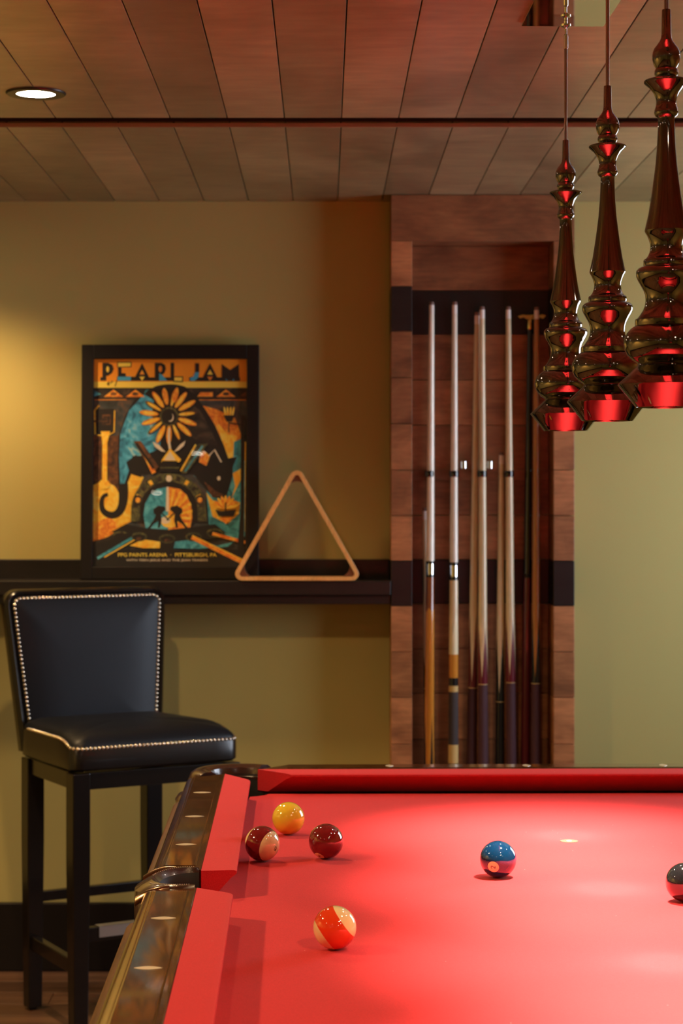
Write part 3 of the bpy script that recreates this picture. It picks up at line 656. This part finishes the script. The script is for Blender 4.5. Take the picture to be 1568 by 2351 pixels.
for su in (-1, 1):
    cx, cy = su * (HW + .055), 0.; mid = 0 if su > 0 else PI; hs = math.radians(90)
    pk = empty('pocket', (cx, cy, BZ), 0); pk.parent = tb
    loc = lambda loops: [[(p[0] - cx, p[1] - cy, p[2] - BZ) for p in l] for l in loops]
    n = 30; loops = []
    for i in range(n + 1):
        a = mid - hs + 2 * hs * i / n; ca, sa = math.cos(a), math.sin(a); k = abs(ca)
        wd_ = .012 + .026 * k ** 1.2; ri = .060
        base = [(0, -.03), (-.002, .028), (.003, .040), (wd_ * .35, .0475), (wd_ * .75, .0470), (wd_, .0405), (wd_ * 1.02, .02), (wd_ * 1.0, -.03)]
        drop = .010 * k ** 3
        loops.append([(cx + (ri * .86 + o_) * ca, (ri * 1.02 + o_ * (1 + .5 * k)) * sa, BZ + z_ - (drop if o_ > wd_ * .6 else drop * .3)) for o_, z_ in base])
    MB().loops(loc(loops), inner=(0, 1, 7)).build('pocket_cap', ['leather', 'pockblk'], pk, 45)
    # bronze flares at the outer corners of the side pocket
    for sv in (-1, 1):
        fl_ = []
        for i in range(9):
            t = i / 8; c = Vector((cx + su * (.035 + .048 * t), sv * (.074 + .006 * math.sin(t * PI)), BZ + .044 - .018 * t * t)); r = .005 + .006 * t
            fl_.append([(c.x - cx, c.y + r * math.cos(2 * PI * j / 10) - cy, c.z + r * .7 * math.sin(2 * PI * j / 10) - BZ) for j in range(10)])
        MB().loops(fl_).build('pocket_flare', 'bronze', pk, 50)
        st = MB()
        for i in range(22):
            a = mid + sv * math.radians(20 + 62 * i / 21) * (1 if su > 0 else -1); k = abs(math.cos(a)); o_ = (.012 + .026 * k ** 1.2) * .5
            st.lathe([(.0002, .0477 - .006 * k ** 3), (.0009, .0484 - .006 * k ** 3), (.0002, .0489 - .006 * k ** 3)], 6, c=((.060 * .86 + o_) * math.cos(a), (.060 * 1.02 + o_ * (1 + .5 * k)) * math.sin(a)))
        s_o = st.build('stitching', 'stitch', pk); s_o['kind'] = 'stuff'
    MB().lathe([(.054, -.005), (.053, -.05), (.048, -.12), (.02, -.14)], 28, cap=False).build('pocket_liner', 'pockblk', pk, 60)
# cabinet and legs
AW, AL = HW + .118, HL + .118
for a, b in (((-AW, -AL + .06, BZ - .26), (-AW + .03, AL - .06, BZ - .0755)), ((AW - .03, -AL + .06, BZ - .26), (AW, AL - .06, BZ - .0755)), ((-AW + .06, AL - .03, BZ - .26), (AW - .06, AL, BZ - .0755)), ((-AW + .06, -AL, BZ - .26), (AW - .06, -AL + .03, BZ - .0755))):
    MB().box(a, b).build('apron_board', 'mahog', tb, bevel=.004)
MB().box((-AW + .031, -AL + .031, BZ - .24), (AW - .031, AL - .031, BZ - .22)).build('frame_tray', 'mahog', tb)
for su in (-1, 1):
    for sv in (-1, 1):
        MB().lathe([(.05, .0), (.062, .01), (.062, .05), (.045, .07), (.050, .10), (.075, .25), (.085, .36), (.070, .43), (.085, .45), (.085, BZ - .241)], 28, c=(su * (AW - .16), sv * (AL - .22))).build('leg', 'mahog', tb, 40)
# ------------------------------------------------------------------ billiard balls
BR = .028575
GL = {'1': [[(-.02, .26), (.10, .40), (.10, -.40)]],
      '2': [[(-.22, .20), (-.20, .30), (-.10, .39), (.02, .40), (.15, .35), (.22, .24), (.20, .12), (.10, -.02), (-.08, -.20), (-.22, -.36), (.24, -.36)]],
      '5': [[(.20, .38), (-.14, .38), (-.18, .04), (-.05, .12), (.08, .11), (.19, .02), (.22, -.12), (.17, -.27), (.05, -.37), (-.10, -.37), (-.22, -.28)]],
      '7': [[(-.22, .36), (.22, .36), (.02, -.40)]]}
def dense(pl, st=.05):
    out = [pl[0]]
    for a, b in zip(pl, pl[1:]):
        n = max(1, int(math.hypot(b[0] - a[0], b[1] - a[1]) / st))
        out += [(a[0] + (b[0] - a[0]) * i / n, a[1] + (b[1] - a[1]) * i / n) for i in range(1, n + 1)]
    return out
def ball(px, py, label, col, axis=(0, 0, 1), stripe=None, num=None, ndir=None, nup=None, nsize=.32, disc=True):
    Y = (.6 - BR) * F / (py - VY); c = Vector(((px - VX) * Y / F, Y, BZ + BR + .0002))
    t = tag(empty('billiard_ball', (c.x, c.y, BZ)), label, 'billiard ball', 'billiard balls on the red table')
    ax = Vector(axis).normalized(); q = Vector((0, 0, 1)).rotation_difference(ax)
    ang = [PI * i / 36 for i in range(1, 36)]
    if stripe:
        s1, s2 = math.acos(stripe), math.acos(-stripe); ang = sorted([a for a in ang if min(abs(a - s1), abs(a - s2)) > .05] + [s1, s2])
    mb = MB(); n = 64; prof = [(BR * math.sin(a), BR * math.cos(a)) for a in ang]
    if stripe:
        i1 = ang.index(s1); i2 = ang.index(s2)
        mb.lathe(prof[:i1 + 1], n, 1, cap=False); mb.lathe(prof[i1:i2 + 1], n, 0, cap=False); mb.lathe(prof[i2:], n, 1, cap=False)
    else: mb.lathe(prof, n, 0, cap=False)
    for s, k in ((1, 0), (-1, len(prof) - 1)):
        r, z = prof[k]; vs = [(r * math.cos(2 * PI * j / n), r * math.sin(2 * PI * j / n), z) for j in range(n)] + [(0, 0, s * BR)]
        mb.add(vs, [(j, (j + 1) % n, n) if s > 0 else ((j + 1) % n, j, n) for j in range(n)], 1 if stripe else 0)
    me = mb.mesh('ball_body', [col, 'b_cream'])
    bm = bmesh.new(); bm.from_mesh(me); bmesh.ops.remove_doubles(bm, verts=bm.verts, dist=1e-6); bmesh.ops.recalc_face_normals(bm, faces=bm.faces); bm.to_mesh(me); bm.free()
    me.polygons.foreach_set('use_smooth', [True] * len(me.polygons))
    b = obj('ball_body', me, t); b.location = (0, 0, BR + .0002); b.rotation_mode = 'QUATERNION'; b.rotation_quaternion = q
    if num:
        nd = Vector(ndir).normalized(); up = Vector(nup); up = (up - nd * up.dot(nd)).normalized(); rt = up.cross(nd)
        if rt.dot(Vector((1, 0, 0))) < -9: rt = -rt
        def on(u, v, k): return (nd + rt * u + up * v).normalized() * (BR * k) + Vector((0, 0, BR + .0002))
        if disc:
            mb = MB(); vs = [on(0, 0, 1.0035)]; fs = []; m_ = 36
            for i in range(1, 5):
                for j in range(m_): a = 2 * PI * j / m_; vs.append(on(nsize * i / 4 * math.cos(a), nsize * i / 4 * math.sin(a), 1.0035))
            for j in range(m_):
                k = (j + 1) % m_; fs.append((0, 1 + j, 1 + k))
                for i in range(3): fs.append((1 + i * m_ + j, 1 + (i + 1) * m_ + j, 1 + (i + 1) * m_ + k, 1 + i * m_ + k))
            mb.add(vs, fs).build('number_disc', 'b_cream', t, 60)
        mb = MB(); s_ = nsize * .92; x0 = -.30 * (len(num) - 1)
        for ci, ch in enumerate(num):
            for pl in GL[ch]:
                d = dense(pl); l = strip(d, .125); m_ = len(d)
                vs = [on((x + x0 + .52 * ci) * s_, y_ * s_, 1.007) for x, y_ in l]
                mb.add(vs, [(i, i + 1, 2 * m_ - 2 - i, 2 * m_ - 1 - i) for i in range(m_ - 1)])
        mb.build('number', 'b_ink', t, 60)
    return t
ball(662, 1879, 'solid yellow billiard ball lying farthest back near the corner pocket', 'b_yellow')
ball(602, 1937, 'maroon and cream striped ball number 15 beside the left cushion', 'b_maroon', axis=(.785, -.588, -.197), stripe=.50, num='15', ndir=(.785, -.588, -.197), nup=(-.54, -.25, -.84), nsize=.30, disc=False)
ball(748.5, 1931.6, 'solid maroon ball number 7 to the right of the striped maroon ball', 'b_maroon', num='7', ndir=(-.396, -.489, -.777), nup=(.05, -.8, .6), nsize=.31)
ball(1143.8, 1972.8, 'solid blue ball number 2 in the middle of the table', 'b_blue', num='2', ndir=(-.354, -.893, -.276), nup=(-1, .3, -.05), nsize=.33)
ball(768.5, 2130, 'orange and cream striped ball, nearest to the camera', 'b_orange', axis=(.81, -.03, .586), stripe=.525)
ball(1572.7, 2026, 'glossy black ball cut off by the right edge of the photo', 'b_black')
# ------------------------------------------------------------------ pendant lights and canopy
pdat = [(1895, 235), (1890, 240), (1800, 310), (1726, 372), (1718, 377), (1712, 374), (1640, 298), (1585, 240), (1572, 226), (1560, 222), (1548, 232), (1530, 262), (1490, 302), (1440, 326), (1400, 333), (1360, 328), (1315, 306), (1285, 280), (1266, 255), (1258, 240),
        (1254, 240), (1248, 243), (1214, 243), (1207, 238), (1203, 226), (1180, 208), (1140, 182), (1100, 166), (1060, 160), (1020, 163), (980, 176), (940, 198), (900, 221), (870, 233), (845, 235), (825, 230), (808, 214), (800, 196), (797, 178),
        (792, 174), (785, 177), (748, 177), (740, 172), (733, 158), (710, 142), (680, 129), (645, 123), (610, 126), (575, 138), (545, 152), (525, 164), (514, 168), (506, 166), (480, 160), (380, 138), (250, 117), (120, 99), (0, 84), (-150, 72), (-280, 66), (-355, 64), (-366, 66), (-372, 74),
        (-380, 84), (-398, 93), (-415, 95), (-432, 90), (-455, 82), (-490, 78), (-520, 82), (-560, 98), (-600, 128), (-628, 160), (-642, 173), (-652, 174), (-660, 166), (-668, 140), (-674, 110), (-678, 86),
        (-682, 80), (-690, 84), (-705, 91), (-722, 93), (-738, 90), (-748, 84), (-754, 80), (-760, 84), (-785, 98), (-820, 108), (-850, 110), (-880, 106), (-910, 93), (-940, 70), (-965, 52), (-990, 42), (-1020, 38), (-1205, 35), (-1212, 33), (-1214, 18)]
KP = 1 / 6113.0
PB = 1.4715
prof = [(hw_ * KP, (1895 - y_) * KP) for y_, hw_ in pdat]
def pendant(X, Y, label):
    t = tag(empty('pendant_light', (X, Y, PB)), label, 'pendant light', 'pendant lights hanging over the pool table')
    inner = [(.0365, .002), (.0375, .0)]
    MB().lathe([(.0345, .014), (.0375, .0015)] + prof, 72, cap=False).build('shade', 'nickel', t, 32)
    MB().lathe([(.0345, .012), (.0345, .014)], 40).build('lamp_lens', 'lampface', t)
    top = (1895 + 1214) * KP
    MB().lathe([(.0029, top - .01), (.0029, CH - PB - .030)], 16).build('rod', 'rod', t, 60)
    MB().lathe([(.0042, CH - PB - .055), (.0042, CH - PB - .032), (.0022, CH - PB - .030), (.0022, CH - PB - .020), (.009, CH - PB - .016), (.009, CH - PB - .0125), (.003, CH - PB - .011), (.003, CH - PB - .0065)], 20).build('rod_joint', 'chrome', t, 40)
    l = bpy.data.lights.new('pendant_lamp', 'SPOT'); l.energy = P_PEND; l.color = (1, .87, .62); l.spot_size = math.radians(67); l.spot_blend = 1.0; l.shadow_soft_size = .03
    lo = bpy.data.objects.new('pendant_lamp', l); COL.objects.link(lo); lo.parent = t; lo.location = (0, 0, .0105)
pendant(.4239, 3.566, 'dark bronze turned pendant light hanging farthest from the camera, leftmost of three')
pendant(.4309, 3.091, 'dark bronze turned pendant light hanging in the middle of three')
pendant(.4379, 2.603, 'dark bronze turned pendant light nearest the camera, cut off at the right edge')
pendant(.4449, 2.115, 'dark bronze turned pendant light closest to the near end of the table, outside the photo')
cn = tag(empty('ceiling_canopy', (.4345, 2.835, CH), TR), 'mirror-polished rectangular ceiling canopy from which the pendants hang', 'light canopy')
MB().box((-.073, -.775, -.006), (.073, .775, 0)).build('canopy_plate', 'mirror', cn, bevel=.0008)
MB().box((-.05, -.75, 0), (.05, .75, .012)).build('mounting_block', 'slab', cn)
# ------------------------------------------------------------------ bar stool
st = tag(empty('bar_stool', (-.5164, 5.3275, 0), .5339), 'black bar stool with padded charcoal leather seat and back edged with nail heads', 'bar stool')
wf, wr, DD, ZT, XO, LH = .4231, .3463, .3425, .6647, -.0179, .0235
legs = {'fl': (-wf / 2, -DD / 2), 'fr': (wf / 2, -DD / 2), 'rl': (-wr / 2 + XO, DD / 2), 'rr': (wr / 2 + XO, DD / 2)}
def beam(name, p0, p1, hwid, z0, z1, mat='stoolwood', bevel=.002):
    p0 = Vector(p0); p1 = Vector(p1); d = (p1 - p0).normalized(); nrm = Vector((-d.y, d.x)) * hwid
    return MB().prism([tuple(p0 + nrm), tuple(p0 - nrm), tuple(p1 - nrm), tuple(p1 + nrm)], z0, z1).build(name, mat, st, bevel=bevel)
for k, (lx, ly) in legs.items():
    mb = MB(); l0 = [(lx + sx * .019, ly + sy * .019, 0.006) for sx, sy in ((-1, -1), (1, -1), (1, 1), (-1, 1))]; l1 = [(lx + sx * LH, ly + sy * LH, .45) for sx, sy in ((-1, -1), (1, -1), (1, 1), (-1, 1))]; l2 = [(p[0], p[1], ZT) for p in l1]
    lg = mb.loops([l0, l1, l2]).build('leg', 'stoolwood', st, bevel=.003)
    MB().lathe([(.010, 0), (.011, .006)], 12, c=(lx, ly)).build('glide', 'pockblk', lg)
def between(a, b, inset=LH * .9):
    a = Vector(legs[a]); b = Vector(legs[b]); d = (b - a).normalized(); return a + d * inset, b - d * inset
for a, b in (('fl', 'fr'), ('rl', 'rr'), ('fl', 'rl'), ('fr', 'rr')):
    beam('seat_rail', *between(a, b), .014, ZT - .042, ZT)
beam('stretcher', *between('rl', 'rr'), .011, .283, .309)
beam('stretcher', *between('fl', 'rl'), .011, .160, .196); beam('stretcher', *between('fr', 'rr'), .011, .160, .196)
fs_ = beam('stretcher', *between('fl', 'fr'), .013, .243, .278)
a, b = between('fl', 'fr'); d = (b - a).normalized(); nrm = Vector((d.y, -d.x))
a2, b2 = a + d * .03, b - d * .03; mb = MB()
mb.prism([tuple(a2 + nrm * .0131), tuple(a2 + nrm * .0150), tuple(b2 + nrm * .0150), tuple(b2 + nrm * .0131)], .252, .2795)
mb.prism([tuple(a2 - nrm * .012), tuple(a2 + nrm * .0150), tuple(b2 + nrm * .0150), tuple(b2 - nrm * .012)], .2783, .2800)
mb.build('foot_plate', 'steelplate', st)['label'] = 'brushed steel foot plate'
MB().lathe([(.11, ZT - .002), (.11, .669)], 32, c=(0, 0)).build('swivel_plate', 'pockblk', st)
def trap(fx, fy, rx_, ry, r, n=6, m=10, ins=0., xo=XO):
    P = [Vector((-fx, fy)), Vector((fx, fy)), Vector((rx_ + xo, ry)), Vector((-rx_ + xo, ry))]; out = []
    cs = []
    for i in range(4):
        p, a, b = P[i], P[i - 1], P[(i + 1) % 4]; da = (a - p).normalized(); db = (b - p).normalized(); ang = da.angle(db); rr = r
        dist = (rr) / math.tan(ang / 2); c = p + (da + db).normalized() * (rr / math.sin(ang / 2)); s = (p + da * dist) - c; e = (p + db * dist) - c
        a0 = math.atan2(s.y, s.x); a1 = math.atan2(e.y, e.x)
        while a1 < a0: a1 += 2 * PI
        cs.append([Vector((c.x + (rr - ins) * math.cos(a0 + (a1 - a0) * k / n), c.y + (rr - ins) * math.sin(a0 + (a1 - a0) * k / n))) for k in range(n + 1)])
    for i in range(4):
        out += cs[i]; a, b = cs[i][-1], cs[(i + 1) % 4][0]
        out += [a + (b - a) * (k / m) for k in range(1, m)]
    return out
SX, SF, SRX, SRY = .2365, -.1965, .203, .190
def ztop(p):
    t = max(0., min(1., (p.y - (SF + .012)) / .075)); t = t * t * (3 - 2 * t); return .7275 + .019 * t
lo_ = trap(SX, SF, SRX, SRY, .030)
sh = lambda l, k, z: [(p.x * k, p.y * k, z) for p in l]
MB().loops([sh(lo_, .97, .6695), [(p.x, p.y, .675) for p in lo_], [(p.x, p.y, ztop(p) - .006) for p in lo_], [(p.x * .985 - .0, p.y * .985, ztop(p)) for p in lo_]]).build('seat_base', 'stoolwood', st, 40)
loops = []
for k, h in ((.985, .0), (.982, .006), (.965, .012), (.93, .019), (.86, .027), (.72, .033), (.5, .0375), (.25, .039)):
    loops.append([(p.x * k, p.y * k, (ztop(p) * (1 - (1 - k) ** .5) + .737 * (1 - k) ** .5) - .002 + h) for p in lo_])
MB().loops(loops, cap0=False).build('seat_cushion', 'stoolleather', st, 60)
# back rest
BT, BB, LEAN, FLARE = 1.106, .681, .0503, .0347
def backpt(x, z, yo):
    t = (z - BB) / (BT - BB); return (x * (1 + 0) + XO, .195 + LEAN * t + yo - .012 * (1 - (x / .24) ** 2) * 0, z)
def back_outline(ins, n=8, m=24):
    wb, wt = .203 - ins, .203 + FLARE - ins; zt = BT - ins; zb = BB + (ins if ins else 0); r = max(.012, .042 - ins)
    P = [Vector((-wb, zb)), Vector((wb, zb)), Vector((wt, zt)), Vector((-wt, zt))]; out = []
    out += [P[0] + (P[1] - P[0]) * (k / m) for k in range(m)]
    segs_ = []
    for i in (2, 3):
        p, a, b = P[i], P[i - 1], P[(i + 1) % 4]; da = (a - p).normalized(); db = (b - p).normalized(); ang = da.angle(db); dist = r / math.tan(ang / 2)
        c = p + (da + db).normalized() * (r / math.sin(ang / 2)); s = p + da * dist - c; e = p + db * dist - c; a0 = math.atan2(s.y, s.x); a1 = math.atan2(e.y, e.x)
        while a1 < a0: a1 += 2 * PI
        segs_.append([Vector((c.x + r * math.cos(a0 + (a1 - a0) * k / n), c.y + r * math.sin(a0 + (a1 - a0) * k / n))) for k in range(n + 1)])
    def line(a, b, m): return [a + (b - a) * (k / m) for k in range(m)]
    out += line(P[1], segs_[0][0], m) + segs_[0][:-1] + line(segs_[0][-1], segs_[1][0], m) + segs_[1][:-1] + line(segs_[1][-1], P[0], m)
    return out
B3 = lambda l, yo: [backpt(p.x, p.y, yo) for p in l]
bo, b1_, b2_ = back_outline(0), back_outline(.006), back_outline(.016)
MB().loops([B3(b1_, .008), B3(bo, .002), B3(bo, -.030), B3(b1_, -.037), B3(b2_, -.033), B3(back_outline(.020), -.029)], cap0=True, cap1=True).build('back_frame', 'stoolwood', st, 50)
loops = [B3(back_outline(.0185), -.030)]
for ins, yo in ((.021, -.038), (.030, -.0405), (.050, -.045), (.080, -.0485), (.120, -.0495), (.16, -.050)): loops.append(B3(back_outline(ins), yo))
MB().loops(loops, cap0=False).build('back_cushion', 'stoolleather', st, 60)
# nail heads
nm = MB(); vs = []; fsn = []
for i, (r, z) in enumerate(((.0047, 0), (.0038, .0022), (.0018, .0034))):
    for j in range(7): vs.append((r * math.cos(2 * PI * j / 7), r * math.sin(2 * PI * j / 7), z))
for i in range(2):
    for j in range(7): fsn.append((i * 7 + j, i * 7 + (j + 1) % 7, i * 7 + 7 + (j + 1) % 7, i * 7 + 7 + j))
fsn.append(tuple(range(14, 21))); nail_me = nm.add(vs, fsn).mesh('nail', 'nail', 80)
def nails(path, normal, parent, step=.0112):
    acc = 0.; nxt = 0.
    for a, b in zip(path, path[1:]):
        a = Vector(a); b = Vector(b); L_ = (b - a).length
        while nxt <= acc + L_:
            p = a + (b - a) * ((nxt - acc) / L_ if L_ else 0); o_ = bpy.data.objects.new('nail', nail_me); COL.objects.link(o_); o_.parent = parent
            nv = normal(p) if callable(normal) else normal; o_.location = p; o_.rotation_mode = 'QUATERNION'; o_.rotation_quaternion = Vector((0, 0, 1)).rotation_difference(Vector(nv).normalized()); nxt += step
        acc += L_
bn = B3(back_outline(.0235), -.0395); m = 24
nails(bn[m:] + [bn[0]], (0, -1, .1), st)
ln = trap(SX - .002, SF + .002, SRX - .002, SRY, .030)
sidep = [(p.x * 1.0, p.y * 1.0, ztop(p) - .001) for p in ln]
k0 = next(i for i in range(len(ln)) if i > 30 and True)
# path runs from the rear left, along the left side, round the front and back along the right side
idx = list(range(len(ln))); left = [i for i in idx if ln[i].x < -.15 and i > len(ln) // 2]
order = left + [i for i in idx if i not in left]
path = [sidep[i] for i in order if ln[i].y < SRY - .035]
nails(path, lambda p: (p.x * 1.2, p.y * 1.6 if p.y < -.1 else 0, .16), st)
